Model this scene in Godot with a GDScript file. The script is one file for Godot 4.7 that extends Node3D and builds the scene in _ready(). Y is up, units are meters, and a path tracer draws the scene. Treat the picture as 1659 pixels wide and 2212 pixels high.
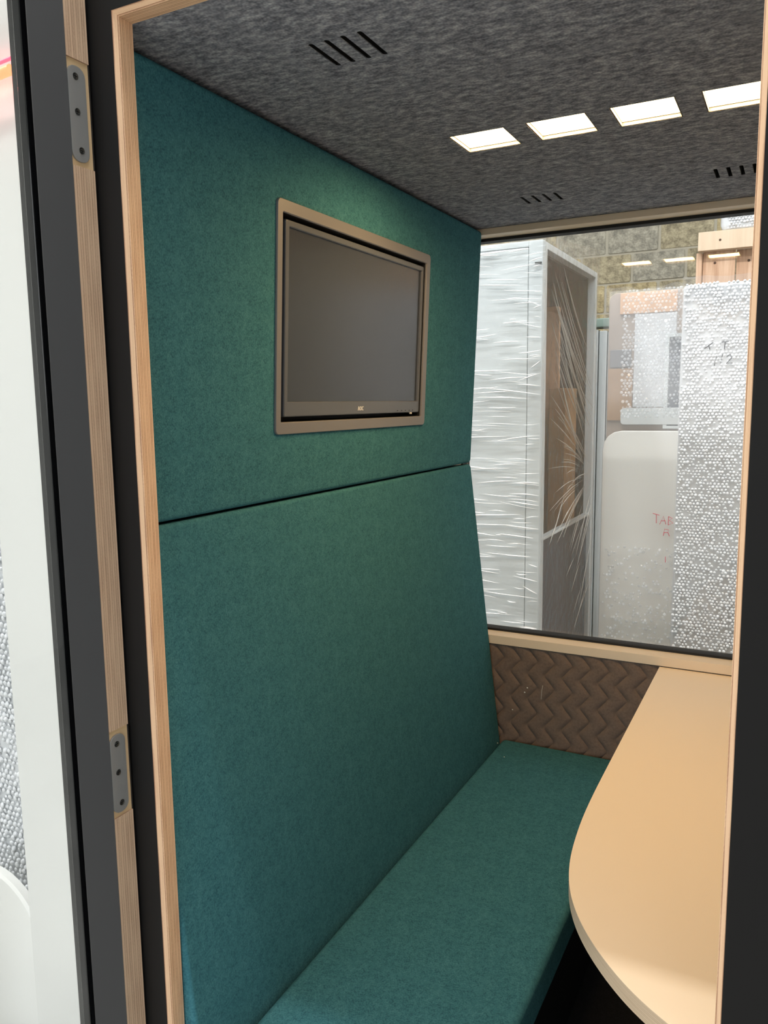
extends Node3D

# ---------------------------------------------------------------- geometry kit
class Geo:
	var p := PackedVector3Array()
	var uv := PackedVector2Array()
	var has_uv := false

	func tri(a: Vector3, b: Vector3, c: Vector3, ua := Vector2.ZERO, ub := Vector2.ZERO, uc := Vector2.ZERO) -> void:
		p.append(a); p.append(b); p.append(c)
		uv.append(ua); uv.append(ub); uv.append(uc)

	# corners run counter-clockwise seen from outside
	func quad(a: Vector3, b: Vector3, c: Vector3, d: Vector3, ua := Vector2.ZERO, ub := Vector2.ZERO, uc := Vector2.ZERO, ud := Vector2.ZERO) -> void:
		tri(a, b, c, ua, ub, uc)
		tri(a, c, d, ua, uc, ud)

	func box(lo: Vector3, hi: Vector3) -> void:
		var a := Vector3(lo.x, lo.y, hi.z); var b := Vector3(hi.x, lo.y, hi.z); var c := Vector3(hi.x, hi.y, hi.z); var d := Vector3(lo.x, hi.y, hi.z)
		var e := Vector3(lo.x, lo.y, lo.z); var f := Vector3(hi.x, lo.y, lo.z); var g := Vector3(hi.x, hi.y, lo.z); var h := Vector3(lo.x, hi.y, lo.z)
		quad(a, b, c, d); quad(f, e, h, g); quad(e, a, d, h); quad(b, f, g, c); quad(d, c, g, h); quad(e, f, b, a)

	# closed rings of equal length; the solid lies to the left of the way the rings advance when rings run counter-clockwise about that way
	func loft(rings: Array, cap_a := true, cap_b := true) -> void:
		var n: int = rings[0].size()
		for k in rings.size() - 1:
			var r: PackedVector3Array = rings[k]
			var s: PackedVector3Array = rings[k + 1]
			for i in n:
				var j := (i + 1) % n
				quad(r[i], r[j], s[j], s[i])
		if cap_a:
			fan(rings[0], true)
		if cap_b:
			fan(rings[rings.size() - 1], false)

	func fan(r: PackedVector3Array, flip: bool) -> void:
		var m := Vector3.ZERO
		for v in r:
			m += v
		m /= r.size()
		for i in r.size():
			var j := (i + 1) % r.size()
			if flip:
				tri(m, r[j], r[i])
			else:
				tri(m, r[i], r[j])

	# rounded rectangle as a ring in the plane (ax, ay), counter-clockwise about ax x ay
	static func rrect(o: Vector3, ax: Vector3, ay: Vector3, x0: float, y0: float, x1: float, y1: float, rc: float, seg: int) -> PackedVector3Array:
		var out := PackedVector3Array()
		var cs := [Vector2(x1 - rc, y1 - rc), Vector2(x0 + rc, y1 - rc), Vector2(x0 + rc, y0 + rc), Vector2(x1 - rc, y0 + rc)]
		for q in 4:
			for k in seg + 1:
				var a := (q + float(k) / seg) * PI / 2
				var v: Vector2 = cs[q] + Vector2(cos(a), sin(a)) * rc
				out.append(o + ax * v.x + ay * v.y)
		return out

	# slab in the frame (o, ax, ay, an): footprint x0..x1, y0..y1, from n0 up to n1 along an, top edge rounded by r, outline corners rounded by rc
	func slab(o: Vector3, ax: Vector3, ay: Vector3, x0: float, y0: float, x1: float, y1: float, n0: float, n1: float, r: float, rc: float, seg := 4, both := false) -> void:
		var an := ax.cross(ay).normalized()
		var rings := []
		rc = maxf(rc, r + 0.0002)
		if both:
			for k in seg + 1:
				var a := PI / 2 * k / seg
				var inset := r * (1 - sin(a))
				rings.append(rrect(o + an * (n0 + r - r * cos(a)), ax, ay, x0 + inset, y0 + inset, x1 - inset, y1 - inset, rc - inset, 4))
		else:
			rings.append(rrect(o + an * n0, ax, ay, x0, y0, x1, y1, rc, 4))
		for k in seg + 1:
			var a := PI / 2 * k / seg
			var inset := r * (1 - cos(a))
			rings.append(rrect(o + an * (n1 - r + r * sin(a)), ax, ay, x0 + inset, y0 + inset, x1 - inset, y1 - inset, rc - inset, 4))
		loft(rings)

	# the same with a rectangular hole hx0..hx1, hy0..hy1 right through
	func slab_hole(o: Vector3, ax: Vector3, ay: Vector3, x0: float, y0: float, x1: float, y1: float, n0: float, n1: float, r: float, rc: float, h0: Vector2, h1: Vector2, hr := 0.002, seg := 4) -> void:
		var an := ax.cross(ay).normalized()
		var rings := [rrect(o + an * n0, ax, ay, h0.x, h0.y, h1.x, h1.y, hr, 4), rrect(o + an * n0, ax, ay, x0, y0, x1, y1, rc, 4)]
		for k in seg + 1:
			var a := PI / 2 * k / seg
			var inset := r * (1 - cos(a))
			rings.append(rrect(o + an * (n1 - r + r * sin(a)), ax, ay, x0 + inset, y0 + inset, x1 - inset, y1 - inset, maxf(rc - inset, 0.0001), 4))
		var b := minf(r, 0.0015)
		rings.append(rrect(o + an * n1, ax, ay, h0.x - b, h0.y - b, h1.x + b, h1.y + b, hr + b, 4))
		rings.append(rrect(o + an * (n1 - b), ax, ay, h0.x, h0.y, h1.x, h1.y, hr, 4))
		rings.append(rings[0])
		loft(rings, false, false)

	func bbox(lo: Vector3, hi: Vector3, b: float) -> void:
		slab(Vector3(0, 0, 0), Vector3(0, 0, 1), Vector3(1, 0, 0), lo.z, lo.x, hi.z, hi.x, lo.y, hi.y, b, b, 2, true)

	func tube(path: PackedVector3Array, r: float, n := 8, taper := false) -> void:
		var rings := []
		for i in path.size():
			var t := (path[mini(i + 1, path.size() - 1)] - path[maxi(i - 1, 0)]).normalized()
			var u := t.cross(Vector3.UP if absf(t.y) < 0.9 else Vector3.RIGHT).normalized()
			var w := t.cross(u).normalized()
			var ring := PackedVector3Array()
			var rr := r
			if taper:
				rr = r * maxf(0.12, sin(PI * (i + 0.15) / (path.size() - 0.7)))
			for k in n:
				var a := TAU * k / n
				ring.append(path[i] + (u * cos(a) + w * sin(a)) * rr)
			rings.append(ring)
		loft(rings)

	# prof: (radius, height) from bottom to top round axis up at o
	func lathe(o: Vector3, axis: Vector3, prof: PackedVector2Array, n := 24) -> void:
		var u := axis.cross(Vector3.UP if absf(axis.y) < 0.9 else Vector3.RIGHT).normalized()
		var w := axis.cross(u).normalized()
		var rings := []
		for q in prof:
			var ring := PackedVector3Array()
			for k in n:
				var a := TAU * k / n
				ring.append(o + axis * q.y + (u * cos(a) + w * sin(a)) * maxf(q.x, 0.00001))
			rings.append(ring)
		loft(rings)

	func build(off: Vector3, smooth_deg: float, scale_uv := 1.0) -> ArrayMesh:
		var n := p.size()
		var fn := PackedVector3Array(); fn.resize(n / 3)
		var nr := PackedVector3Array(); nr.resize(n)
		for t in n / 3:
			fn[t] = (p[t * 3 + 1] - p[t * 3]).cross(p[t * 3 + 2] - p[t * 3])
		if smooth_deg > 0.0:
			var at := {}
			var keys := []; keys.resize(n)
			for i in n:
				var k := Vector3i((p[i] * 20000.0).round())
				keys[i] = k
				if at.has(k):
					at[k].append(i / 3)
				else:
					at[k] = [i / 3]
			var lim := cos(deg_to_rad(smooth_deg))
			for i in n:
				var f := fn[i / 3].normalized()
				var s := Vector3.ZERO
				for t in at[keys[i]]:
					if fn[t].normalized().dot(f) > lim:
						s += fn[t]
				nr[i] = s.normalized() if s.length() > 1e-14 else f
		else:
			for i in n:
				nr[i] = fn[i / 3].normalized()
		if not has_uv:
			for t in n / 3:
				var a := fn[t].abs()
				for k in 3:
					var v := p[t * 3 + k]
					var q: Vector2
					if a.x >= a.y and a.x >= a.z:
						q = Vector2(v.z, -v.y)
					elif a.y >= a.z:
						q = Vector2(v.x, v.z)
					else:
						q = Vector2(v.x, -v.y)
					uv[t * 3 + k] = q * scale_uv
		var idx := PackedInt32Array(); idx.resize(n)
		var vv := PackedVector3Array(); vv.resize(n)
		for i in n:
			vv[i] = p[i] - off
		for t in n / 3:
			idx[t * 3] = t * 3; idx[t * 3 + 1] = t * 3 + 2; idx[t * 3 + 2] = t * 3 + 1
		var arr := []; arr.resize(Mesh.ARRAY_MAX)
		arr[Mesh.ARRAY_VERTEX] = vv; arr[Mesh.ARRAY_NORMAL] = nr; arr[Mesh.ARRAY_TEX_UV] = uv; arr[Mesh.ARRAY_INDEX] = idx
		var m := ArrayMesh.new()
		m.add_surface_from_arrays(Mesh.PRIMITIVE_TRIANGLES, arr)
		return m

# ---------------------------------------------------------------- nodes
var base_of := {}
var M := {}

func numbered(called: String) -> String:
	if not has_node(called):
		return called
	var k := 1
	while has_node("%s_%03d" % [called, k]):
		k += 1
	return "%s_%03d" % [called, k]

func thing(called: String, label: String, category: String, base: Vector3, group := "") -> Node3D:
	var o := Node3D.new()
	o.name = numbered(called)
	add_child(o)
	o.position = base
	base_of[o] = base
	o.set_meta("label", label)
	o.set_meta("category", category)
	if group:
		o.set_meta("group", group)
	return o

func structure(called: String, base: Vector3, label := "") -> Node3D:
	var o := Node3D.new()
	o.name = called
	add_child(o)
	o.position = base
	base_of[o] = base
	o.set_meta("kind", "structure")
	if label:
		o.set_meta("label", label)
	return o

func part(parent: Node3D, called: String, g: Geo, mat: Material, smooth := 38.0, label := "") -> MeshInstance3D:
	var o := MeshInstance3D.new()
	o.name = called
	o.mesh = g.build(base_of[parent], smooth)
	o.material_override = mat
	o.cast_shadow = GeometryInstance3D.SHADOW_CASTING_SETTING_ON
	base_of[o] = base_of[parent]
	parent.add_child(o, true)
	if label:
		o.set_meta("label", label)
	return o

func structure_mesh(called: String, g: Geo, mat: Material, label := "", smooth := 38.0) -> MeshInstance3D:
	var o := MeshInstance3D.new()
	var lo := g.p[0]
	var hi := g.p[0]
	for v in g.p:
		lo = lo.min(v); hi = hi.max(v)
	var base := Vector3((lo.x + hi.x) / 2, lo.y, (lo.z + hi.z) / 2)
	o.name = called
	o.mesh = g.build(base, smooth)
	o.material_override = mat
	o.position = base
	base_of[o] = base
	add_child(o)
	o.set_meta("kind", "structure")
	if label:
		o.set_meta("label", label)
	return o

# ---------------------------------------------------------------- textures
func noise_bytes(w: int, h: int, freq: float, octaves: int, seed_: int, cellular := false) -> PackedByteArray:
	var n := FastNoiseLite.new()
	n.seed = seed_
	n.noise_type = FastNoiseLite.TYPE_CELLULAR if cellular else FastNoiseLite.TYPE_SIMPLEX_SMOOTH
	n.frequency = freq
	n.fractal_octaves = octaves
	n.fractal_type = FastNoiseLite.FRACTAL_FBM if octaves > 1 else FastNoiseLite.FRACTAL_NONE
	var im := n.get_seamless_image(w, h)
	im.convert(Image.FORMAT_L8)
	return im.get_data()

func stretched(w: int, h: int, sx: int, sy: int, freq: float, octaves: int, seed_: int) -> PackedByteArray:
	var im := Image.create_from_data(w / sx, h / sy, false, Image.FORMAT_L8, noise_bytes(w / sx, h / sy, freq, octaves, seed_))
	im.resize(w, h, Image.INTERPOLATE_CUBIC)
	return im.get_data()

# mixes byte maps by weight into a ramp of colours
func ramp_tex(w: int, h: int, maps: Array, weights: Array, gain: float, cols: Array) -> ImageTexture:
	var g := Gradient.new()
	var off := PackedFloat32Array()
	var cc := PackedColorArray()
	for i in cols.size():
		off.append(float(i) / (cols.size() - 1)); cc.append(cols[i])
	g.offsets = off; g.colors = cc
	var lut := []
	for i in 256:
		lut.append(g.sample(i / 255.0))
	var out := PackedByteArray(); out.resize(w * h * 3)
	for i in w * h:
		var v := 0.0
		for k in maps.size():
			v += (maps[k][i] - 127.5) * weights[k]
		var c: Color = lut[clampi(int(127.5 + v * gain), 0, 255)]
		out[i * 3] = c.r8; out[i * 3 + 1] = c.g8; out[i * 3 + 2] = c.b8
	var im := Image.create_from_data(w, h, false, Image.FORMAT_RGB8, out)
	return ImageTexture.create_from_image(im)

func gray_tex(w: int, h: int, data: PackedByteArray) -> ImageTexture:
	return ImageTexture.create_from_image(Image.create_from_data(w, h, false, Image.FORMAT_L8, data))

func mat(c: Color, rough: float, metal := 0.0, spec := 0.5) -> StandardMaterial3D:
	var m := StandardMaterial3D.new()
	m.albedo_color = c
	m.roughness = rough
	m.metallic = metal
	m.metallic_specular = spec
	return m

func textured(tex: Texture2D, rough: float, per_metre: float, triplanar := true, bump: Texture2D = null, bump_cm := 0.1) -> StandardMaterial3D:
	var m := mat(Color.WHITE, rough)
	m.albedo_texture = tex
	m.uv1_scale = Vector3.ONE * per_metre
	m.uv1_triplanar = triplanar
	if bump:
		m.heightmap_enabled = true
		m.heightmap_texture = bump
		m.heightmap_scale = bump_cm
	return m

func pane(c: Color, alpha: float, rough := 0.02) -> StandardMaterial3D:
	var m := mat(Color(c.r, c.g, c.b, alpha), rough)
	m.transparency = BaseMaterial3D.TRANSPARENCY_ALPHA
	m.cull_mode = BaseMaterial3D.CULL_DISABLED
	return m

func make_materials() -> void:
	var fine := noise_bytes(512, 512, 0.11, 2, 3)
	var mid := noise_bytes(512, 512, 0.035, 3, 5)
	var coarse := noise_bytes(512, 512, 0.008, 3, 8)
	var weave := gray_tex(512, 512, noise_bytes(512, 512, 0.16, 2, 12))
	M.teal = textured(ramp_tex(512, 512, [fine, mid, coarse], [0.5, 0.3, 0.12], 1.4, [Color(0.155, 0.325, 0.375), Color(0.235, 0.445, 0.49), Color(0.33, 0.535, 0.565)]), 0.95, 4.3, true, weave, 0.05)
	M.teal.metallic_specular = 0.25
	var st1 := stretched(1024, 1024, 2, 1, 0.055, 2, 21)
	var st2 := stretched(1024, 1024, 2, 1, 0.02, 3, 22)
	var st3 := noise_bytes(1024, 1024, 0.12, 1, 23)
	M.felt = textured(ramp_tex(1024, 1024, [st1, st2, st3], [0.6, 0.4, 0.3], 1.3, [Color(0.35, 0.36, 0.395), Color(0.525, 0.535, 0.57), Color(0.73, 0.74, 0.765)]), 0.97, 1.7, true, weave, 0.06)
	M.felt.metallic_specular = 0.2
	# plywood edge: u across the thickness, v along the board in metres
	var rng := RandomNumberGenerator.new(); rng.seed = 77
	M.ply = textured(ply_texture(rng, Color(0.90, 0.75, 0.61), Color(0.60, 0.42, 0.31)), 0.6, 1.0, false)
	M.ply_door = textured(ply_texture(rng, Color(0.85, 0.73, 0.62), Color(0.57, 0.44, 0.36)), 0.6, 1.0, false)
	M.ply_table = textured(ply_texture(rng, Color(0.80, 0.71, 0.60), Color(0.66, 0.56, 0.46)), 0.6, 1.0, false)
	M.mortise = mat(Color(0.86, 0.74, 0.58), 0.7)
	M.black = mat(Color(0.085, 0.082, 0.082), 0.6, 0.0, 0.3)
	M.black_board = mat(Color(0.12, 0.12, 0.125), 0.6)
	M.stile = mat(Color(0.17, 0.17, 0.178), 0.5, 0.0, 0.35)
	M.gloss_black = mat(Color(0.07, 0.075, 0.085), 0.06)
	M.rubber = mat(Color(0.03, 0.03, 0.03), 0.7)
	M.steel = mat(Color(0.61, 0.61, 0.61), 0.4, 0.3)
	M.screw = mat(Color(0.42, 0.42, 0.41), 0.3, 0.9)
	M.screw_hole = mat(Color(0.08, 0.08, 0.08), 0.5, 0.4)
	M.table = mat(Color(0.93, 0.865, 0.775), 0.42)
	M.frame_wood = mat(Color(0.88, 0.81, 0.71), 0.45)
	M.lamp_liner = mat(Color(0.40, 0.38, 0.36), 0.9)
	M.glass = pane(Color(0.96, 0.98, 0.97), 0.02)
	var suede := noise_bytes(512, 512, 0.06, 3, 31)
	M.quilt = textured(ramp_tex(512, 512, [fine, suede], [0.35, 0.5], 1.0, [Color(0.35, 0.295, 0.265), Color(0.44, 0.375, 0.335), Color(0.50, 0.43, 0.385)]), 0.85, 3.0)
	M.taupe = mat(Color(0.475, 0.475, 0.49), 0.45, 0.15)
	M.bezel = mat(Color(0.34, 0.36, 0.395), 0.3)
	M.screen = mat(Color(0.18, 0.195, 0.225), 0.24, 0.0, 0.7)
	M.logo = mat(Color(0.85, 0.85, 0.85), 0.4)
	M.carpet = textured(ramp_tex(512, 512, [fine, mid], [0.6, 0.4], 1.2, [Color(0.06, 0.06, 0.065), Color(0.10, 0.10, 0.11), Color(0.15, 0.15, 0.16)]), 0.98, 3.0)
	M.white = mat(Color(0.82, 0.85, 0.86), 0.4)
	M.white_gloss = mat(Color(0.90, 0.905, 0.89), 0.25)
	M.groove = mat(Color(0.30, 0.31, 0.31), 0.7)
	var crumple := stretched(512, 512, 8, 1, 0.05, 3, 41)
	M.film = pane(Color(0.9, 0.92, 0.93), 0.10, 0.12)
	M.film.heightmap_enabled = true; M.film.heightmap_texture = gray_tex(512, 512, crumple); M.film.heightmap_scale = 0.25
	M.film.uv1_triplanar = true; M.film.uv1_scale = Vector3.ONE * 1.4
	M.film_dark = pane(Color(0.72, 0.73, 0.74), 0.08, 0.14)
	M.film_dark.metallic_specular = 0.4
	M.film_dark.heightmap_enabled = true; M.film_dark.heightmap_texture = gray_tex(512, 512, noise_bytes(512, 512, 0.02, 4, 42)); M.film_dark.heightmap_scale = 0.5
	M.film_dark.uv1_triplanar = true; M.film_dark.uv1_scale = Vector3.ONE * 1.3
	M.crease = pane(Color(0.99, 0.99, 0.99), 0.9, 0.08)  # highlights on the clear film put into the colour as near opaque white
	M.crease_thin = pane(Color(0.9, 0.89, 0.86), 0.35, 0.1)
	M.bubble_clear = pane(Color(0.88, 0.90, 0.92), 0.20, 0.06)
	M.bubble_sheet = pane(Color(0.88, 0.89, 0.9), 0.12, 0.15)
	M.bubble_white = mat(Color(0.87, 0.885, 0.90), 0.08, 0.0, 0.7)
	M.bubble_back = mat(Color(0.80, 0.815, 0.83), 0.3)
	M.card = textured(ramp_tex(512, 512, [coarse, mid], [0.5, 0.3], 1.0, [Color(0.55, 0.42, 0.28), Color(0.64, 0.50, 0.35), Color(0.70, 0.57, 0.42)]), 0.85, 1.2)
	M.card_pink = textured(ramp_tex(512, 512, [coarse, mid], [0.5, 0.3], 1.0, [Color(0.72, 0.56, 0.42), Color(0.80, 0.64, 0.50), Color(0.85, 0.71, 0.57)]), 0.85, 1.2)
	M.taupe_board = mat(Color(0.62, 0.56, 0.51), 0.7)
	M.slate = mat(Color(0.20, 0.25, 0.31), 0.5)
	M.dark_board = mat(Color(0.25, 0.25, 0.24), 0.5)
	M.green_lid = mat(Color(0.52, 0.60, 0.57), 0.5)
	M.cloth_white = mat(Color(0.88, 0.88, 0.86), 0.8)
	M.ink_red = mat(Color(0.80, 0.25, 0.33), 0.5)
	M.ink_black = mat(Color(0.16, 0.165, 0.19), 0.5)
	var b1 := noise_bytes(512, 512, 0.02, 4, 51)
	var b2 := noise_bytes(512, 512, 0.09, 2, 52)
	M.blocks = []
	for t in [[Color(0.47, 0.44, 0.36), Color(0.61, 0.575, 0.475), Color(0.72, 0.68, 0.57)], [Color(0.47, 0.46, 0.42), Color(0.59, 0.575, 0.52), Color(0.70, 0.68, 0.62)], [Color(0.50, 0.455, 0.35), Color(0.65, 0.595, 0.455), Color(0.77, 0.715, 0.57)]]:
		M.blocks.append(textured(ramp_tex(512, 512, [b1, b2], [0.9, 0.45], 1.2, t), 0.95, 1.3, true, gray_tex(512, 512, b2), 0.3))
	M.mortar = mat(Color(0.66, 0.64, 0.58), 0.95)
	var gr := stretched(512, 512, 1, 16, 0.05, 3, 61)
	var gr2 := stretched(512, 512, 1, 16, 0.012, 3, 62)
	M.pine = textured(ramp_tex(512, 512, [gr, gr2], [0.5, 0.5], 1.3, [Color(0.68, 0.53, 0.42), Color(0.80, 0.66, 0.55), Color(0.86, 0.74, 0.64)]), 0.7, 2.2, true)
	M.pine_pale = textured(ramp_tex(512, 512, [gr, gr2], [0.3, 0.3], 1.0, [Color(0.79, 0.70, 0.60), Color(0.84, 0.755, 0.655), Color(0.88, 0.80, 0.71)]), 0.7, 2.2, true)
	M.knot = mat(Color(0.30, 0.20, 0.14), 0.7)
	M.concrete = textured(ramp_tex(512, 512, [coarse, fine], [0.6, 0.2], 1.0, [Color(0.62, 0.62, 0.60), Color(0.70, 0.70, 0.68), Color(0.77, 0.77, 0.75)]), 0.8, 0.5)
	M.paint = mat(Color(0.84, 0.84, 0.82), 0.9)
	M.metal_roof = mat(Color(0.75, 0.76, 0.77), 0.7)

func ply_texture(rng: RandomNumberGenerator, pale: Color, dark: Color) -> ImageTexture:
	var w := 128
	var h := 1024
	var grain := stretched(w, h, 1, 16, 0.12, 2, rng.randi() % 1000)
	var speck := noise_bytes(w, h, 0.25, 1, rng.randi() % 1000)
	var blotch := noise_bytes(w, h, 0.01, 2, rng.randi() % 1000)
	var im := Image.create_empty(w, h, false, Image.FORMAT_RGB8)
	var plies := 9
	for x in w:
		var f := float(x) / w * plies
		var k := int(f)
		var q := f - k
		var line := 0.0
		if q < 0.14:
			line = 1.0
		var tone := 0.16 if k % 2 == 1 else 0.0
		for y in h:
			var i := y * w + x
			var t := tone + line * (0.4 + 0.6 * blotch[i] / 255.0) + (grain[i] / 255.0 - 0.5) * 0.42 + (speck[i] / 255.0 - 0.5) * (0.3 if k % 2 == 1 else 0.1) + (blotch[i] / 255.0 - 0.5) * 0.2
			im.set_pixel(x, y, pale.lerp(dark, clampf(t, 0.0, 1.0)))
	return ImageTexture.create_from_image(im)

# ---------------------------------------------------------------- measures (metres, floor at 0)
const YC := 1.9487          # underside of the booth ceiling
const ZB := -1.3255         # inner face of the rear wall
const ZG := -1.392          # window glass
const ZS0 := 0.0365         # front sheet, back and front face
const ZS1 := 0.0655
const OX0 := 0.035          # door opening
const OX1 := 0.7705
const OY1 := 1.9487
const XR := 0.975           # right inner wall
const SEAT := 0.46
const TABLE := 0.7475

func area_light(parent: Node3D, at: Vector3, size: Vector2, energy: float, col: Color) -> void:
	var l := AreaLight3D.new()
	l.name = "glow"
	l.area_size = size
	l.area_normalize_energy = true
	l.light_energy = energy
	l.light_color = col
	l.shadow_enabled = true
	l.area_range = 30.0
	parent.add_child(l, true)
	l.position = at - base_of[parent]
	l.rotation_degrees = Vector3(-90, 0, 0)

func _ready() -> void:
	var cam := Camera3D.new()
	cam.name = "camera"
	cam.keep_aspect = Camera3D.KEEP_HEIGHT
	cam.fov = 65.948
	cam.near = 0.02
	cam.far = 60.0
	cam.transform = Transform3D(Basis(Vector3(0.886605, -0.012905, -0.462347), Vector3(-0.051516, 0.990636, -0.126439), Vector3(0.459649, 0.135919, 0.877638)).orthonormalized(), Vector3(0.8142, 1.465, 0.85))
	add_child(cam)
	cam.current = true

	var env := Environment.new()
	env.background_mode = Environment.BG_SKY
	var sky := Sky.new()
	var sm := ProceduralSkyMaterial.new()
	sm.sky_top_color = Color(0.87, 0.89, 0.91)
	sm.sky_horizon_color = Color(0.95, 0.955, 0.96)
	sm.ground_bottom_color = Color(0.45, 0.45, 0.44)
	sm.ground_horizon_color = Color(0.75, 0.76, 0.76)
	sky.sky_material = sm
	env.sky = sky
	env.background_energy_multiplier = 5.0
	env.tonemap_mode = Environment.TONE_MAPPER_LINEAR
	env.tonemap_exposure = 1.0
	env.sdfgi_enabled = true
	env.ssao_enabled = true
	env.ssil_enabled = true
	var we := WorldEnvironment.new()
	we.name = "environment"
	we.environment = env
	add_child(we)

	make_materials()
	build_hall()
	build_booth()
	build_door()
	build_bench_and_panels()
	build_monitor()
	build_ceiling()
	build_window()
	build_table()
	build_wrapped_cabinet()
	build_wrapped_boards()
	build_crate()
	build_beside_door()

# ---------------------------------------------------------------- the hall around the booth
func build_hall() -> void:
	var g := Geo.new()
	g.box(Vector3(-3.4, -0.25, -5.0), Vector3(3.6, -0.02, 5.0))
	structure_mesh("floor_outer", g, M.concrete, "grey concrete hall floor")
	g = Geo.new()
	# roof with two long rooflights; middle opening added to light the wrapped objects
	var ry := 4.6
	for r in [[-3.4, -1.9, -5.0, 5.0], [-1.1, 1.3, -5.0, -1.9], [-1.1, 1.3, -0.3, 5.0], [2.1, 3.6, -5.0, 5.0], [-1.9, -1.1, -5.0, -3.6], [-1.9, -1.1, 3.6, 5.0], [1.3, 2.1, -5.0, -3.6], [1.3, 2.1, 3.6, 5.0]]:
		g.box(Vector3(r[0], ry, r[2]), Vector3(r[1], ry + 0.12, r[3]))
	structure_mesh("ceiling_outer", g, M.metal_roof, "pale metal hall roof")
	g = Geo.new()
	g.box(Vector3(-3.4, -0.02, -5.0), Vector3(-3.2, ry, 5.0))
	structure_mesh("wall_outer_left", g, M.paint, "white painted hall wall")
	g = Geo.new()
	g.box(Vector3(3.4, -0.02, -5.0), Vector3(3.6, ry, 5.0))
	structure_mesh("wall_outer_right", g, M.paint, "white painted hall wall")
	# front wall with an open loading door
	g = Geo.new()
	g.box(Vector3(-3.2, -0.02, 4.8), Vector3(-2.2, ry, 5.0))
	g.box(Vector3(1.4, -0.02, 4.8), Vector3(3.4, ry, 5.0))
	g.box(Vector3(-2.2, 3.2, 4.8), Vector3(1.4, ry, 5.0))
	structure_mesh("wall_outer_front", g, M.paint, "white painted hall wall with an open loading door")
	# rear wall of blocks
	var w := structure("wall_outer_back", Vector3(0.1, -0.02, -4.7), "yellowish grey block wall behind the window")
	g = Geo.new()
	g.box(Vector3(-3.2, -0.02, -5.0), Vector3(3.4, ry, -4.612))
	part(w, "mortar", g, M.mortar, 0.0)
	var bw := 0.33
	var bh := 0.187
	var shapes := []
	var rng := RandomNumberGenerator.new(); rng.seed = 5
	for k in 4:
		var b := Geo.new()
		var jx := rng.randf_range(0.0, 0.006)
		b.slab(Vector3.ZERO, Vector3.RIGHT, Vector3.UP, -bw / 2 + 0.006 + jx, -bh / 2 + 0.006, bw / 2 - 0.006, bh / 2 - 0.006, 0.0, rng.randf_range(0.003, 0.008), 0.003, 0.012, 1)
		shapes.append(b.build(Vector3.ZERO, 0.0))
	for row in 15:
		for col in 13:
			var y := 0.638 + bh * row
			var x := -1.52 + bw * col + (bw / 2 if row % 2 == 1 else 0.0)
			var o := MeshInstance3D.new()
			o.name = "block"
			o.mesh = shapes[rng.randi() % 4]
			o.material_override = M.blocks[rng.randi() % 3]
			w.add_child(o, true)
			o.position = Vector3(x, y, -4.612) - base_of[w]
	# unseen batten lights under the roof, rear row added to light the cabinet front
	for b in [Vector3(0.1, 4.2, 0.39), Vector3(-2.0, 4.2, 0.39), Vector3(0.1, 4.2, -1.2), Vector3(-2.0, 4.2, -1.2), Vector3(2.2, 4.2, -1.2)]:
		var t := thing("batten_light", "unseen long white batten light hung under the hall roof", "light", b, "hall batten lights")
		g = Geo.new()
		g.bbox(b + Vector3(-0.75, 0.02, -0.05), b + Vector3(0.75, 0.075, 0.05), 0.006)
		part(t, "housing", g, M.white)
		g = Geo.new()
		g.bbox(b + Vector3(-0.74, 0.0, -0.034), b + Vector3(0.74, 0.02, 0.034), 0.006)
		var em := mat(Color(0.95, 0.96, 1.0), 0.5)
		em.emission_enabled = true
		em.emission = Color(0.95, 0.98, 1.0)
		em.emission_energy_multiplier = 2.0
		part(t, "light_tube", g, em)
		for s in [-0.6, 0.6]:
			g = Geo.new()
			g.tube(PackedVector3Array([b + Vector3(s, 0.07, 0), b + Vector3(s, 0.4, 0)]), 0.004, 6)
			part(t, "hanger", g, M.steel)
		area_light(t, b + Vector3(0, -0.006, 0), Vector2(1.48, 0.068), 5.0, Color(1.0, 0.99, 0.97))

# ---------------------------------------------------------------- booth shell
func ply_strip(g: Geo, a0: Vector3, a1: Vector3, b0: Vector3, b1: Vector3, along0: float, along1: float) -> void:
	# a: edge at u 0, b: edge at u 1
	g.has_uv = true
	g.quad(a0, b0, b1, a1, Vector2(0, along0), Vector2(1, along0), Vector2(1, along1), Vector2(0, along1))

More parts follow.
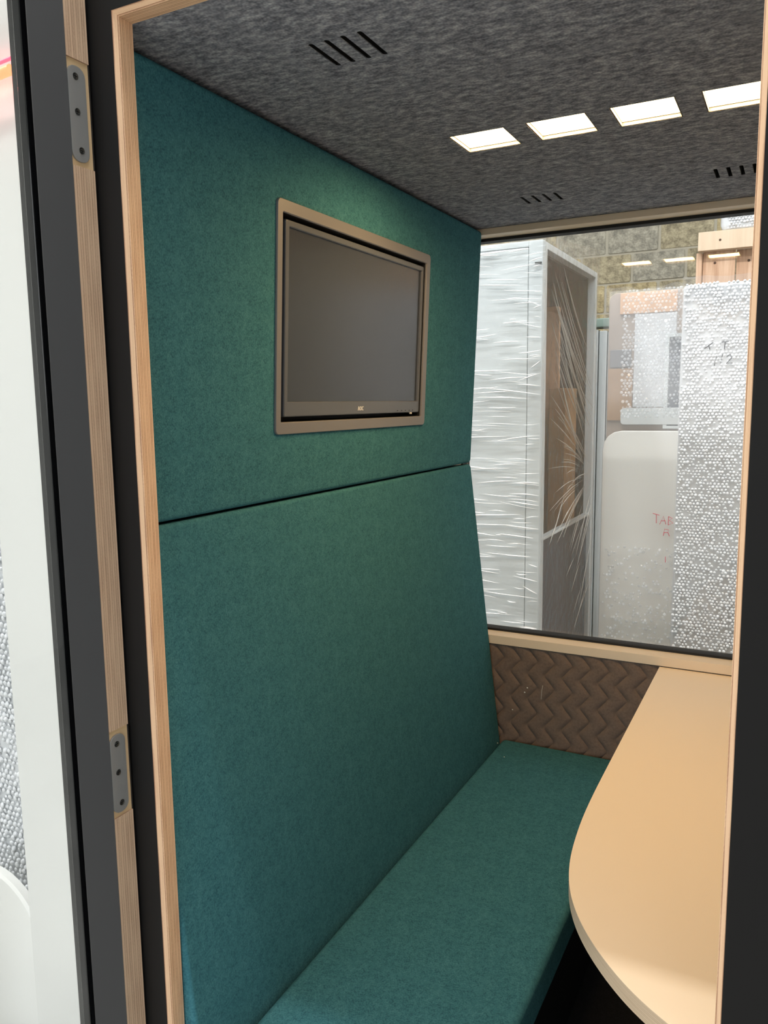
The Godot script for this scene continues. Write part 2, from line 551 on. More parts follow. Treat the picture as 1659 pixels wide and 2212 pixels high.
func build_booth() -> void:
	# front sheet: black laminate with a plywood cut edge round the opening
	var w := structure("wall_front", Vector3(0.4, 0, 0.05), "black laminated front of the booth with plywood edged doorway")
	var g := Geo.new()
	var c := 0.006
	var x0 := -0.16; var x1 := 1.12; var y1 := 2.10
	g.box(Vector3(x0, 0.0, ZS0), Vector3(OX0 - c, y1, ZS1))
	g.box(Vector3(OX1 + c, 0.0, ZS0), Vector3(x1, y1, ZS1))
	g.box(Vector3(OX0 - c, OY1 + c, ZS0), Vector3(OX1 + c, y1, ZS1))
	part(w, "black_sheet", g, M.black, 0.0)
	# trim: cut face and chamfer of plywood
	var t := structure("trim_1", Vector3(0.4, 0, 0.05), "pale plywood edge round the booth doorway")
	g = Geo.new(); g.has_uv = true
	var zc := ZS1 - c
	# left: cut face faces +x
	g.quad(Vector3(OX0, 0, zc), Vector3(OX0, 0, ZS0), Vector3(OX0, OY1, ZS0), Vector3(OX0, OY1, zc), Vector2(0.15, 0), Vector2(1, 0), Vector2(1, OY1), Vector2(0.15, OY1))
	g.quad(Vector3(OX0 - c, 0, ZS1), Vector3(OX0, 0, zc), Vector3(OX0, OY1, zc), Vector3(OX0 - c, OY1 + c, ZS1), Vector2(0, 0), Vector2(0.15, 0), Vector2(0.15, OY1), Vector2(0, OY1))
	g.quad(Vector3(OX0, 0, ZS0), Vector3(OX0 - c, 0, ZS0), Vector3(OX0 - c, OY1, ZS0), Vector3(OX0, OY1, ZS0))
	g.quad(Vector3(OX0 - c, 0, ZS0), Vector3(OX0 - c, 0, ZS1), Vector3(OX0 - c, OY1 + c, ZS1), Vector3(OX0 - c, OY1 + c, ZS0))
	part(t, "edge_strip", g, M.ply, 0.0)
	g = Geo.new(); g.has_uv = true
	g.quad(Vector3(OX1, 0, ZS0), Vector3(OX1, 0, zc), Vector3(OX1, OY1, zc), Vector3(OX1, OY1, ZS0), Vector2(1, 0), Vector2(0.15, 0), Vector2(0.15, OY1), Vector2(1, OY1))
	g.quad(Vector3(OX1, 0, zc), Vector3(OX1 + c, 0, ZS1), Vector3(OX1 + c, OY1 + c, ZS1), Vector3(OX1, OY1, zc), Vector2(0.15, 0.3), Vector2(0, 0.3), Vector2(0, 0.3 + OY1), Vector2(0.15, 0.3 + OY1))
	g.quad(Vector3(OX1 + c, 0, ZS0), Vector3(OX1, 0, ZS0), Vector3(OX1, OY1, ZS0), Vector3(OX1 + c, OY1, ZS0))
	g.quad(Vector3(OX1 + c, 0, ZS1), Vector3(OX1 + c, 0, ZS0), Vector3(OX1 + c, OY1 + c, ZS0), Vector3(OX1 + c, OY1 + c, ZS1))
	part(t, "edge_strip", g, M.ply, 0.0)
	g = Geo.new(); g.has_uv = true
	g.quad(Vector3(OX0, OY1, zc), Vector3(OX0, OY1, ZS0), Vector3(OX1, OY1, ZS0), Vector3(OX1, OY1, zc), Vector2(0.15, 0.4), Vector2(1, 0.4), Vector2(1, 0.4 + OX1), Vector2(0.15, 0.4 + OX1))
	g.quad(Vector3(OX0 - c, OY1 + c, ZS1), Vector3(OX0, OY1, zc), Vector3(OX1, OY1, zc), Vector3(OX1 + c, OY1 + c, ZS1), Vector2(0, 0.4), Vector2(0.15, 0.4), Vector2(0.15, 0.4 + OX1), Vector2(0, 0.4 + OX1))
	g.quad(Vector3(OX0, OY1, ZS0), Vector3(OX0, OY1 + c, ZS0), Vector3(OX1, OY1 + c, ZS0), Vector3(OX1, OY1, ZS0))
	g.quad(Vector3(OX0 - c, OY1 + c, ZS0), Vector3(OX0 - c, OY1 + c, ZS1), Vector3(OX1 + c, OY1 + c, ZS1), Vector3(OX1 + c, OY1 + c, ZS0))
	part(t, "edge_strip", g, M.ply, 0.0)
	# shell
	g = Geo.new()
	g.box(Vector3(-0.155, 0.0, -1.47), Vector3(-0.095, 2.10, ZS0))
	structure_mesh("wall_left", g, M.black_board, "black outer shell behind the teal upholstery")
	g = Geo.new()
	g.box(Vector3(XR, 0.0, -1.47), Vector3(1.11, 2.10, ZS0))
	structure_mesh("wall_right", g, M.felt, "grey felt side wall of the booth")
	g = Geo.new()
	g.box(Vector3(-0.155, -0.02, -1.47), Vector3(1.11, 0.0, ZS1 - 0.005))
	structure_mesh("floor", g, M.carpet, "black carpeted booth floor")

# ---------------------------------------------------------------- open door, folded back flat
func build_door() -> void:
	var zx0 := 0.070
	var zx1 := 0.1054
	var xe := -0.0105
	var y0 := 0.03
	var y1 := 2.13
	var xw := -0.82
	var d := structure("door_1", Vector3(-0.4, y0, 0.088), "black framed glass booth door folded back flat, plywood edge with two steel hinges")
	var stile := 0.0695
	var hinges := [[1.768, 1.897], [0.889, 1.018]]
	# frame: core in black laminate
	var g := Geo.new()
	var xs := xe - stile
	var segs := [[y0, 0.889, 0.0], [0.889, 1.018, 0.0025], [1.018, 1.768, 0.0], [1.768, 1.897, 0.0025], [1.897, y1, 0.0]]
	# faces of the hinge stile, with a rounded inner edge
	g.quad(Vector3(xs + 0.005, y0, zx1), Vector3(xe, y0, zx1), Vector3(xe, y1, zx1), Vector3(xs + 0.005, y1, zx1))
	for k in 4:
		var a := PI / 2 * k / 4
		var b := PI / 2 * (k + 1) / 4
		var pa := Vector2(xs + 0.005 - 0.005 * sin(a), zx1 - 0.005 + 0.005 * cos(a))
		var pb := Vector2(xs + 0.005 - 0.005 * sin(b), zx1 - 0.005 + 0.005 * cos(b))
		g.quad(Vector3(pb.x, y0, pb.y), Vector3(pa.x, y0, pa.y), Vector3(pa.x, y1, pa.y), Vector3(pb.x, y1, pb.y))
	g.quad(Vector3(xs, y0, zx0), Vector3(xs, y0, zx1 - 0.005), Vector3(xs, y1, zx1 - 0.005), Vector3(xs, y1, zx0))
	g.quad(Vector3(xe, y0, zx0), Vector3(xs, y0, zx0), Vector3(xs, y1, zx0), Vector3(xe, y1, zx0))
	part(d, "hinge_stile", g, M.stile, 38.0)
	g = Geo.new()
	g.bbox(Vector3(xw, y0, zx0), Vector3(xw + 0.07, y1, zx1), 0.004)
	part(d, "lock_stile", g, M.stile)
	g = Geo.new()
	g.bbox(Vector3(xw + 0.07, y1 - 0.07, zx0), Vector3(xs, y1, zx1), 0.003)
	part(d, "top_rail", g, M.stile)
	g = Geo.new()
	g.bbox(Vector3(xw + 0.07, y0, zx0), Vector3(xs, y0 + 0.09, zx1), 0.003)
	part(d, "bottom_rail", g, M.stile)
	# plywood edge with two mortises
	g = Geo.new(); g.has_uv = true
	for s in segs:
		var x: float = xe - s[2]
		if s[2] == 0.0:
			g.quad(Vector3(x, s[0], zx1), Vector3(x, s[0], zx0), Vector3(x, s[1], zx0), Vector3(x, s[1], zx1), Vector2(0, s[0]), Vector2(1, s[0]), Vector2(1, s[1]), Vector2(0, s[1]))
	for h in hinges:
		for q in 2:
			var y: float = h[q]
			var up := 1.0 if q == 0 else -1.0
			if up > 0:
				g.quad(Vector3(xe - 0.0025, y, zx1), Vector3(xe, y, zx1), Vector3(xe, y, zx0), Vector3(xe - 0.0025, y, zx0), Vector2(0, y), Vector2(0.02, y), Vector2(0.02, y), Vector2(0, y))
			else:
				g.quad(Vector3(xe, y, zx1), Vector3(xe - 0.0025, y, zx1), Vector3(xe - 0.0025, y, zx0), Vector3(xe, y, zx0), Vector2(0, y), Vector2(0.02, y), Vector2(0.02, y), Vector2(0, y))
	part(d, "plywood_edge", g, M.ply_door, 0.0)
	g = Geo.new()
	for h in hinges:
		g.quad(Vector3(xe - 0.0025, h[0], zx1), Vector3(xe - 0.0025, h[0], zx0), Vector3(xe - 0.0025, h[1], zx0), Vector3(xe - 0.0025, h[1], zx1))
	part(d, "mortise", g, M.mortise, 0.0)
	# hinge leaves
	for h in hinges:
		g = Geo.new()
		g.slab(Vector3(xe - 0.0024, 0, 0), Vector3(0, 1, 0), Vector3(0, 0, 1), h[0] + 0.006, zx1 - 0.0285, h[1] - 0.008, zx1 - 0.0008, 0.0, 0.0026, 0.0006, 0.012, 2)
		var leaf := part(d, "hinge_leaf", g, M.steel, 38.0, "satin steel hinge leaf")
		for q in [0.016, 0.062, 0.104]:
			var at := Vector3(xe + 0.0001, h[0] + q + 0.004, zx1 - 0.0145 + (0.002 if q > 0.05 else -0.001))
			g = Geo.new()
			g.lathe(at, Vector3(1, 0, 0), PackedVector2Array([Vector2(0.0044, 0.0), Vector2(0.0042, 0.0008), Vector2(0.0028, 0.0006), Vector2(0.0012, -0.0002)]), 14)
			var sc := part(leaf, "screw", g, M.screw, 38.0)
			g = Geo.new()
			g.bbox(at + Vector3(-0.0005, -0.0026, -0.0006), at + Vector3(0.0009, 0.0026, 0.0006), 0.0002)
			g.bbox(at + Vector3(-0.0005, -0.0006, -0.0026), at + Vector3(0.0009, 0.0006, 0.0026), 0.0002)
			part(leaf, "screw_recess", g, M.screw_hole, 0.0)
	# glazing: black groove, glossy black border, pane
	g = Geo.new()
	g.box(Vector3(xs - 0.002, y0 + 0.09, zx0 + 0.008), Vector3(xs, y1 - 0.07, zx0 + 0.02))
	g.box(Vector3(xs - 0.016, y0 + 0.09, zx0 + 0.010), Vector3(xs - 0.002, y1 - 0.07, zx0 + 0.016))
	part(d, "glazing_gasket", g, M.rubber, 0.0)
	g = Geo.new()
	g.bbox(Vector3(xs - 0.030, y0 + 0.09, zx0 + 0.016), Vector3(xs - 0.0155, y1 - 0.07, zx1 - 0.006), 0.0015)
	part(d, "glazing_bead", g, M.gloss_black, 38.0, "glossy black glazing bead")
	g = Geo.new()
	g.quad(Vector3(xw + 0.07, y0 + 0.09, zx0 + 0.018), Vector3(xs - 0.02, y0 + 0.09, zx0 + 0.018), Vector3(xs - 0.02, y1 - 0.07, zx0 + 0.018), Vector3(xw + 0.07, y1 - 0.07, zx0 + 0.018))
	part(d, "glass_pane", g, M.glass, 0.0)

# ---------------------------------------------------------------- upholstery
func frame_upper() -> Array:
	# frame on the upper panel: x along -z (into the booth), y up the panel, normal into the room
	var t := Vector3(0.033, YC - 1.289, 0).normalized()
	return [Vector3(-0.033, 1.289, 0.0), Vector3(0, 0, -1), t]

func build_bench_and_panels() -> void:
	var f := frame_upper()
	var o: Vector3 = f[0]
	var ax: Vector3 = f[1]
	var ay: Vector3 = f[2]
	var L := (YC - 1.289) / ay.y
	var up := thing("upholstered_panel", "teal felt upholstered wall panel around the monitor", "wall panel", Vector3(-0.03, 1.289, -0.65))
	var g := Geo.new()
	var h0 := Vector2(0.345, (1.432 - 1.289) / ay.y)
	var h1 := Vector2(0.952, (1.802 - 1.289) / ay.y)
	g.slab_hole(o, ax, ay, -0.034, 0.001, 1.3235, L - 0.008, -0.045, 0.0, 0.009, 0.012, h0, h1)
	part(up, "upholstery", g, M.teal)
	g = Geo.new()
	g.slab(o, ax, ay, -0.03, 0.004, 1.32, L - 0.012, -0.060, -0.0455, 0.001, 0.002, 1)
	part(up, "backing_board", g, M.black_board)
	# backrest
	var p1 := Vector3(0.0625, SEAT, 0)
	var p0 := Vector3(-0.033, 1.2885, 0)
	var by := (p0 - p1).normalized()
	var LB := (p0 - p1).length()
	var br := thing("upholstered_panel", "tall sloping teal felt wall panel right above the bench seat", "wall panel", Vector3(0.0, 0.40, -0.65))
	g = Geo.new()
	g.slab(p1, Vector3(0, 0, -1), by, -0.034, -0.07, 1.3235, LB - 0.001, -0.05, 0.0, 0.009, 0.012)
	part(br, "upholstery", g, M.teal)
	# bench
	var bn := thing("bench", "long teal felt bench seat along the booth wall", "bench", Vector3(0.25, 0.0, -0.65))
	g = Geo.new()
	g.slab(Vector3(0, 0, 0), Vector3(0, 0, 1), Vector3(1, 0, 0), -1.3235, 0.0712, 0.034, 0.459, 0.39, SEAT, 0.014, 0.016, 5)
	part(bn, "seat_cushion", g, M.teal)
	g = Geo.new()
	g.box(Vector3(0.075, 0.0, -1.32), Vector3(0.40, 0.389, 0.03))
	part(bn, "seat_base", g, M.black_board, 0.0)
	# lint on seat and on the quilted panel
	var rng := RandomNumberGenerator.new(); rng.seed = 9
	for s in [Vector3(0.070, SEAT, -1.28), Vector3(0.118, SEAT, -1.2)]:
		var l := thing("lint_speck", "tiny white speck of lint on the teal bench seat", "lint", s, "lint specks on the bench seat")
		g = Geo.new()
		g.lathe(s, Vector3.UP, PackedVector2Array([Vector2(0.0012, 0.0), Vector2(0.0018, 0.0006), Vector2(0.001, 0.0014)]), 7)
		part(l, "fluff", g, M.cloth_white)

# ---------------------------------------------------------------- monitor
func build_monitor() -> void:
	var f := frame_upper()
	var o: Vector3 = f[0]
	var ax: Vector3 = f[1]
	var ay: Vector3 = f[2]
	var an := ax.cross(ay).normalized()
	var ys := func(y: float) -> float: return (y - 1.289) / ay.y
	var s := thing("monitor_surround", "taupe metal trim frame around the wall monitor", "frame", o + ax * 0.65 + ay * ys.call(1.41))
	var g := Geo.new()
	g.slab_hole(o, ax, ay, 0.330, ys.call(1.4115), 0.973, ys.call(1.8225), 0.0002, 0.0045, 0.0015, 0.010, Vector2(0.3462, ys.call(1.4335)), Vector2(0.9515, ys.call(1.8003)), 0.002)
	part(s, "trim", g, M.taupe)
	g = Geo.new()
	g.slab_hole(o, ax, ay, 0.3455, ys.call(1.4325), 0.9518, ys.call(1.8015), -0.045, 0.0, 0.0005, 0.001, Vector2(0.3465, ys.call(1.4338)), Vector2(0.9508, ys.call(1.8000)), 0.0005)
	part(s, "recess_box", g, M.rubber)
	var m := thing("monitor", "dark flat monitor set into the teal wall panel", "monitor", o + ax * 0.65 + ay * ys.call(1.44))
	var mx0 := 0.362; var mx1 := 0.9495; var my0: float = ys.call(1.4425); var my1: float = ys.call(1.7925)
	var sx0 := 0.3745; var sx1 := 0.938; var sy0: float = ys.call(1.4705); var sy1: float = ys.call(1.7805)
	g = Geo.new()
	g.slab_hole(o, ax, ay, mx0, my0, mx1, my1, -0.03, -0.001, 0.003, 0.004, Vector2(sx0, sy0), Vector2(sx1, sy1), 0.0005)
	part(m, "bezel", g, M.bezel)
	g = Geo.new()
	g.slab(o, ax, ay, sx0 - 0.003, sy0 - 0.003, sx1 + 0.003, sy1 + 0.003, -0.04, -0.006, 0.0005, 0.001, 1)
	part(m, "screen", g, M.screen, 38.0, "switched off matt dark screen")
	# lettering
	var tm := TextMesh.new()
	tm.text = "AOC"
	var font := SystemFont.new()
	font.font_names = PackedStringArray(["Droid Sans"])
	font.font_weight = 700
	font.font_italic = true
	tm.font = font
	tm.font_size = 32
	tm.pixel_size = 0.00038
	tm.depth = 0.0006
	var t := MeshInstance3D.new()
	t.name = "logo"
	t.mesh = tm
	t.material_override = M.logo
	m.add_child(t, true)
	t.transform = Transform3D(Basis(ax, ay, an), o + ax * 0.651 + ay * ys.call(1.4555) + an * (-0.0007) - base_of[m])
	for q in [0.83, 0.852, 0.872, 0.893, 0.912]:
		g = Geo.new()
		g.slab(o, ax, ay, q - 0.0022, ys.call(1.4475), q + 0.0022, ys.call(1.4495), -0.0012, -0.0006, 0.0002, 0.0004, 1)
		part(m, "button_mark", g, M.rubber)
	g = Geo.new()
	g.slab(o, ax, ay, 0.900, ys.call(1.4395), 0.908, ys.call(1.4435), -0.004, -0.0006, 0.0004, 0.0008, 1)
	part(m, "power_button", g, M.cloth_white, 38.0, "small pale power button")

# ---------------------------------------------------------------- booth ceiling, vents, lamps
const LAMPS := [[0.2165, 0.3235], [0.3615, 0.4675], [0.506, 0.6115], [0.650, 0.756]]
const VENTS := [[[0.2006, 0.2250, 0.2506, 0.2762], -0.2025, -0.1220], [[0.2000, 0.2265, 0.2530, 0.2795], -1.1215, -1.0465], [[0.6298, 0.6550, 0.6803, 0.7056], -1.1155, -1.0340]]

func build_ceiling() -> void:
	var root := structure("ceiling", Vector3(0.41, YC, -0.65), "charcoal marled felt ceiling of the booth")
	var comb := CSGCombiner3D.new()
	comb.name = "felt_panel"
	root.add_child(comb)
	var b := CSGBox3D.new()
	b.name = "felt_slab"
	b.size = Vector3(1.06, 0.04, ZS0 - 0.0005 - (ZB - 0.12))
	b.material = M.felt
	b.position = Vector3(0.445, YC + 0.02, (ZS0 - 0.0005 + ZB - 0.12) / 2) - base_of[root]
	comb.add_child(b)
	for l in LAMPS:
		var h := CSGBox3D.new()
		h.name = "lamp_hole"
		h.operation = CSGShape3D.OPERATION_SUBTRACTION
		h.size = Vector3(l[1] - l[0], 0.06, 0.105)
		h.position = Vector3((l[0] + l[1]) / 2, YC + 0.01, -0.6175) - base_of[root]
		h.material = M.felt
		comb.add_child(h, true)
	for v in VENTS:
		for x in v[0]:
			var poly := PackedVector2Array()
			for k in 8:
				var a := PI * k / 7
				poly.append(Vector2(cos(a) * 0.0042, v[2] - 0.0042 + sin(a) * 0.0042))
			for k in 8:
				var a := PI + PI * k / 7
				poly.append(Vector2(cos(a) * 0.0042, v[1] + 0.0042 + sin(a) * 0.0042))
			var h := CSGPolygon3D.new()
			h.name = "vent_slot"
			h.operation = CSGShape3D.OPERATION_SUBTRACTION
			h.polygon = poly
			h.mode = CSGPolygon3D.MODE_DEPTH
			h.depth = 0.06
			h.material = M.felt
			h.rotation_degrees = Vector3(90, 0, 0)
			h.position = Vector3(x, YC - 0.01, 0) - base_of[root]
			comb.add_child(h, true)
	var spots := ["above the monitor, near the doorway", "by the window above the bench", "by the window above the table"]
	for i in VENTS.size():
		var v: Array = VENTS[i]
		var x0: float = v[0][0] - 0.02
		var x1: float = v[0][3] + 0.02
		var t := thing("air_vent", "four slot black air vent in the felt ceiling " + spots[i], "air vent", Vector3((x0 + x1) / 2, YC + 0.0402, (v[1] + v[2]) / 2))
		var g := Geo.new()
		g.bbox(Vector3(x0, YC + 0.0402, v[1] - 0.015), Vector3(x1, YC + 0.075, v[2] + 0.015), 0.002)
		part(t, "duct_box", g, M.rubber)
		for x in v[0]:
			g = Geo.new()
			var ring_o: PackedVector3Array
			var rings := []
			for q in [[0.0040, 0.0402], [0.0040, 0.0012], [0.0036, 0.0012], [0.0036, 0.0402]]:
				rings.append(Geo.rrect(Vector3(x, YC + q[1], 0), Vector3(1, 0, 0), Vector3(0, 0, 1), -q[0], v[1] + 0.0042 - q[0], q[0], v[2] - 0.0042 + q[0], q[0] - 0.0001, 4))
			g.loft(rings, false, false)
			part(t, "shade_sleeve", g, M.rubber)  # black sleeve added so the felt slot looks shaded inside
	# roof over the felt
	var rg := Geo.new()
	rg.box(Vector3(-0.155, 2.06, -1.47), Vector3(1.11, 2.10, ZS0))
	structure_mesh("ceiling_roof", rg, M.black_board, "black booth roof")
	var where := ["nearest the teal wall", "second from the teal wall", "third from the teal wall", "furthest from the teal wall"]
	for i in LAMPS.size():
		var l: Array = LAMPS[i]
		var z0 := -0.670
		var z1 := -0.565
		var t := thing("ceiling_light", "glowing square recessed ceiling light " + where[i], "light", Vector3((l[0] + l[1]) / 2, YC, (z0 + z1) / 2), "recessed ceiling lights")
		var g := Geo.new()
		var e := 0.0025
		for r in [[l[0] + 0.0005, l[0] + e, z0 + 0.0005, z1 - 0.0005], [l[1] - e, l[1] - 0.0005, z0 + 0.0005, z1 - 0.0005], [l[0] + e, l[1] - e, z0 + 0.0005, z0 + e], [l[0] + e, l[1] - e, z1 - e, z1 - 0.0005]]:
			g.box(Vector3(r[0], YC + 0.0005, r[2]), Vector3(r[1], YC + 0.039, r[3]))
		part(t, "recess_frame", g, M.lamp_liner, 0.0)
		g = Geo.new()
		g.box(Vector3(l[0] + e, YC + 0.0075, z0 + e), Vector3(l[1] - e, YC + 0.014, z1 - e))
		var em := mat(Color(1.0, 0.97, 0.9), 0.5)
		em.emission_enabled = true
		em.emission = Color(1.0, 0.93, 0.78)
		em.emission_energy_multiplier = 2.2
		part(t, "lamp_diffuser", g, em, 0.0, "warm glowing diffuser")
		area_light(t, Vector3((l[0] + l[1]) / 2, YC + 0.0065, (z0 + z1) / 2), Vector2(l[1] - l[0] - 0.008, z1 - z0 - 0.008), 0.25, Color(1.0, 0.82, 0.56))

# ---------------------------------------------------------------- rear wall, window, quilted panel
func build_window() -> void:
	var w := structure("window_1", Vector3(0.44, 0.7475, -1.38), "large booth window in a pale wooden frame")
	var g := Geo.new()
	g.bbox(Vector3(-0.094, 1.931, -1.43), Vector3(XR, YC - 0.0004, ZB), 0.0015)
	part(w, "frame_head", g, M.frame_wood)
	g = Geo.new()
	g.bbox(Vector3(-0.094, TABLE + 0.0016, -1.43), Vector3(XR, 0.7755, ZB), 0.0015)
	part(w, "window_sill", g, M.frame_wood)
	for s in [[-0.094, -0.086], [XR - 0.035, XR]]:
		g = Geo.new()
		g.bbox(Vector3(s[0], 0.7757, -1.43), Vector3(s[1], 1.9308, ZB), 0.0015)
		part(w, "frame_post", g, M.frame_wood)
	g = Geo.new()
	g.box(Vector3(-0.086, 1.923, -1.412), Vector3(XR - 0.035, 1.9309, -1.376))
	g.box(Vector3(-0.086, 0.7756, -1.412), Vector3(XR - 0.035, 0.782, -1.376))
	g.box(Vector3(-0.086, 0.782, -1.412), Vector3(-0.080, 1.923, -1.376))
	g.box(Vector3(XR - 0.042, 0.782, -1.412), Vector3(XR - 0.035, 1.923, -1.376))
	part(w, "gasket", g, M.rubber, 0.0, "thin black rubber gasket")
	g = Geo.new()
	g.quad(Vector3(-0.083, 0.778, ZG), Vector3(XR - 0.037, 0.778, ZG), Vector3(XR - 0.037, 1.927, ZG), Vector3(-0.083, 1.927, ZG))
	part(w, "glass_pane", g, M.glass, 0.0)
	# wall under the window
	g = Geo.new()
	g.box(Vector3(-0.094, 0.0, -1.43), Vector3(XR, 0.7475, ZB - 0.012))
	structure_mesh("wall_back", g, M.black_board, "booth wall below the window")
	# quilted panel: upright zigzag strips
	var q := thing("quilted_panel", "brown suede panel quilted in zigzags below the booth window", "wall panel", Vector3(0.4, 0.41, ZB - 0.006))
	var per := 0.0795
	var step := 0.0515
	var ya := 0.40
	var yb := 0.7472
	var nrow := 36
	var ncol := 10
	for i in range(-4, 17):
		var xl := 0.157 + step * i
		if xl < -0.06 or xl > 0.94:
			continue
		var zig := func(y: float) -> float:
			var ph := fposmod((y - 0.7095) / per, 1.0)
			return 0.0168 * (1.0 - 4.0 * minf(ph, 1.0 - ph))
		g = Geo.new()
		var pts := []
		for r in nrow + 1:
			var y: float = ya + (yb - ya) * r / nrow
			var row := PackedVector3Array()
			for c in ncol + 1:
				var u := float(c) / ncol
				var e := absf(2 * u - 1)
				var dz := 0.0062 * (1.0 - pow(e, 3.0))
				row.append(Vector3(xl + zig.call(y) + step * u, y, ZB - 0.0095 + dz))
			pts.append(row)
		for r in nrow:
			for c in ncol:
				g.quad(pts[r][c], pts[r][c + 1], pts[r + 1][c + 1], pts[r + 1][c])
		part(q, "quilted_strip", g, M.quilt, 50.0)
	g = Geo.new()
	g.box(Vector3(-0.09, ya, ZB - 0.0118), Vector3(XR, yb, ZB - 0.0096))
	part(q, "backing_board", g, M.black_board, 0.0)
	for s in [Vector3(0.136, 0.612, ZB), Vector3(0.144, 0.627, ZB), Vector3(0.099, 0.552, ZB)]:
		var l := thing("lint_speck", "tiny white speck of lint on the brown quilted panel", "lint", s + Vector3(0, 0, -0.0035), "lint specks on the quilted panel")
		g = Geo.new()
		g.lathe(s + Vector3(0, 0, -0.0045), Vector3(0, 0, 1), PackedVector2Array([Vector2(0.0015, 0.0), Vector2(0.0022, 0.0012), Vector2(0.0012, 0.0026)]), 7)
		part(l, "fluff", g, M.cloth_white)
	var th := thing("loose_thread", "short pale thread stuck to the brown quilted panel", "thread", Vector3(0.187, 0.6, ZB - 0.004))
	g = Geo.new()
	g.tube(PackedVector3Array([Vector3(0.190, 0.642, ZB - 0.0035), Vector3(0.1885, 0.628, ZB - 0.002), Vector3(0.187, 0.612, ZB - 0.0025), Vector3(0.186, 0.598, ZB - 0.0035)]), 0.0005, 6)
	part(th, "strand", g, M.cloth_white)

# ---------------------------------------------------------------- table
func build_table() -> void:
	var t := thing("table", "pale beige table with curved front corner and plywood edge", "table", Vector3(0.75, 0.0, -0.65))
	var edge := PackedVector2Array([Vector2(0.514, ZB + 0.0005), Vector2(0.514, -1.0), Vector2(0.514, -0.70), Vector2(0.5145, -0.55), Vector2(0.5165, -0.46), Vector2(0.5205, -0.395), Vector2(0.5265, -0.335), Vector2(0.5345, -0.288), Vector2(0.5455, -0.246), Vector2(0.5605, -0.207), Vector2(0.580, -0.170), Vector2(0.603, -0.136), Vector2(0.631, -0.102), Vector2(0.663, -0.070), Vector2(0.698, -0.043), Vector2(0.735, -0.021), Vector2(0.775, -0.004), Vector2(0.82, 0.009), Vector2(0.875, 0.018), Vector2(0.974, 0.022), Vector2(0.974, ZB + 0.0005)])
	# refine the curve
	var cv := Curve3D.new()
	var fine := PackedVector2Array([edge[0], edge[1]])
	for i in range(2, 18):
		for k in 4:
			var a := edge[i - 1]; var b := edge[i]; var c := edge[i + 1]; var d := edge[mini(i + 2, 19)]
			fine.append(b.cubic_interpolate(c, a, d, k / 4.0))
	fine.append(edge[18]); fine.append(edge[19]); fine.append(edge[20])
	var y1 := TABLE
	var y0 := TABLE - 0.025
	var g := Geo.new()
	var tr := Geometry2D.triangulate_polygon(fine)
	for i in range(0, tr.size(), 3):
		var a := fine[tr[i]]; var b := fine[tr[i + 1]]; var c := fine[tr[i + 2]]
		if (b - a).cross(c - a) > 0:
			var z := b; b = c; c = z
		g.tri(Vector3(a.x, y1, a.y), Vector3(b.x, y1, b.y), Vector3(c.x, y1, c.y))
		g.tri(Vector3(a.x, y0, a.y), Vector3(c.x, y0, c.y), Vector3(b.x, y0, b.y))
	var top := part(t, "table_top", g, M.table, 0.0)
	g = Geo.new(); g.has_uv = true
	var run := 0.0
	for i in fine.size():
		var j := (i + 1) % fine.size()
		var a := fine[i]; var b := fine[j]
		var n := run + (b - a).length()
		g.quad(Vector3(a.x, y0, a.y), Vector3(b.x, y0, b.y), Vector3(b.x, y1, b.y), Vector3(a.x, y1, a.y), Vector2(0, run), Vector2(0, n), Vector2(1, n), Vector2(1, run))
		run = n
	part(top, "plywood_edge", g, M.ply_table, 38.0)
	g = Geo.new()
	g.box(Vector3(0.90, 0.0, -1.0), Vector3(0.97, y0, -0.35))
	part(t, "leg", g, M.black_board, 0.0)

# ---------------------------------------------------------------- outside the window: shrink wrapped cabinet
func crease(g: Geo, a: Vector3, b: Vector3, r: float, sag: Vector3) -> void:
	var path := PackedVector3Array()
	for i in 7:
		var u := i / 6.0
		path.append(a.lerp(b, u) + sag * sin(PI * u))
	g.tube(path, r, 6, true)

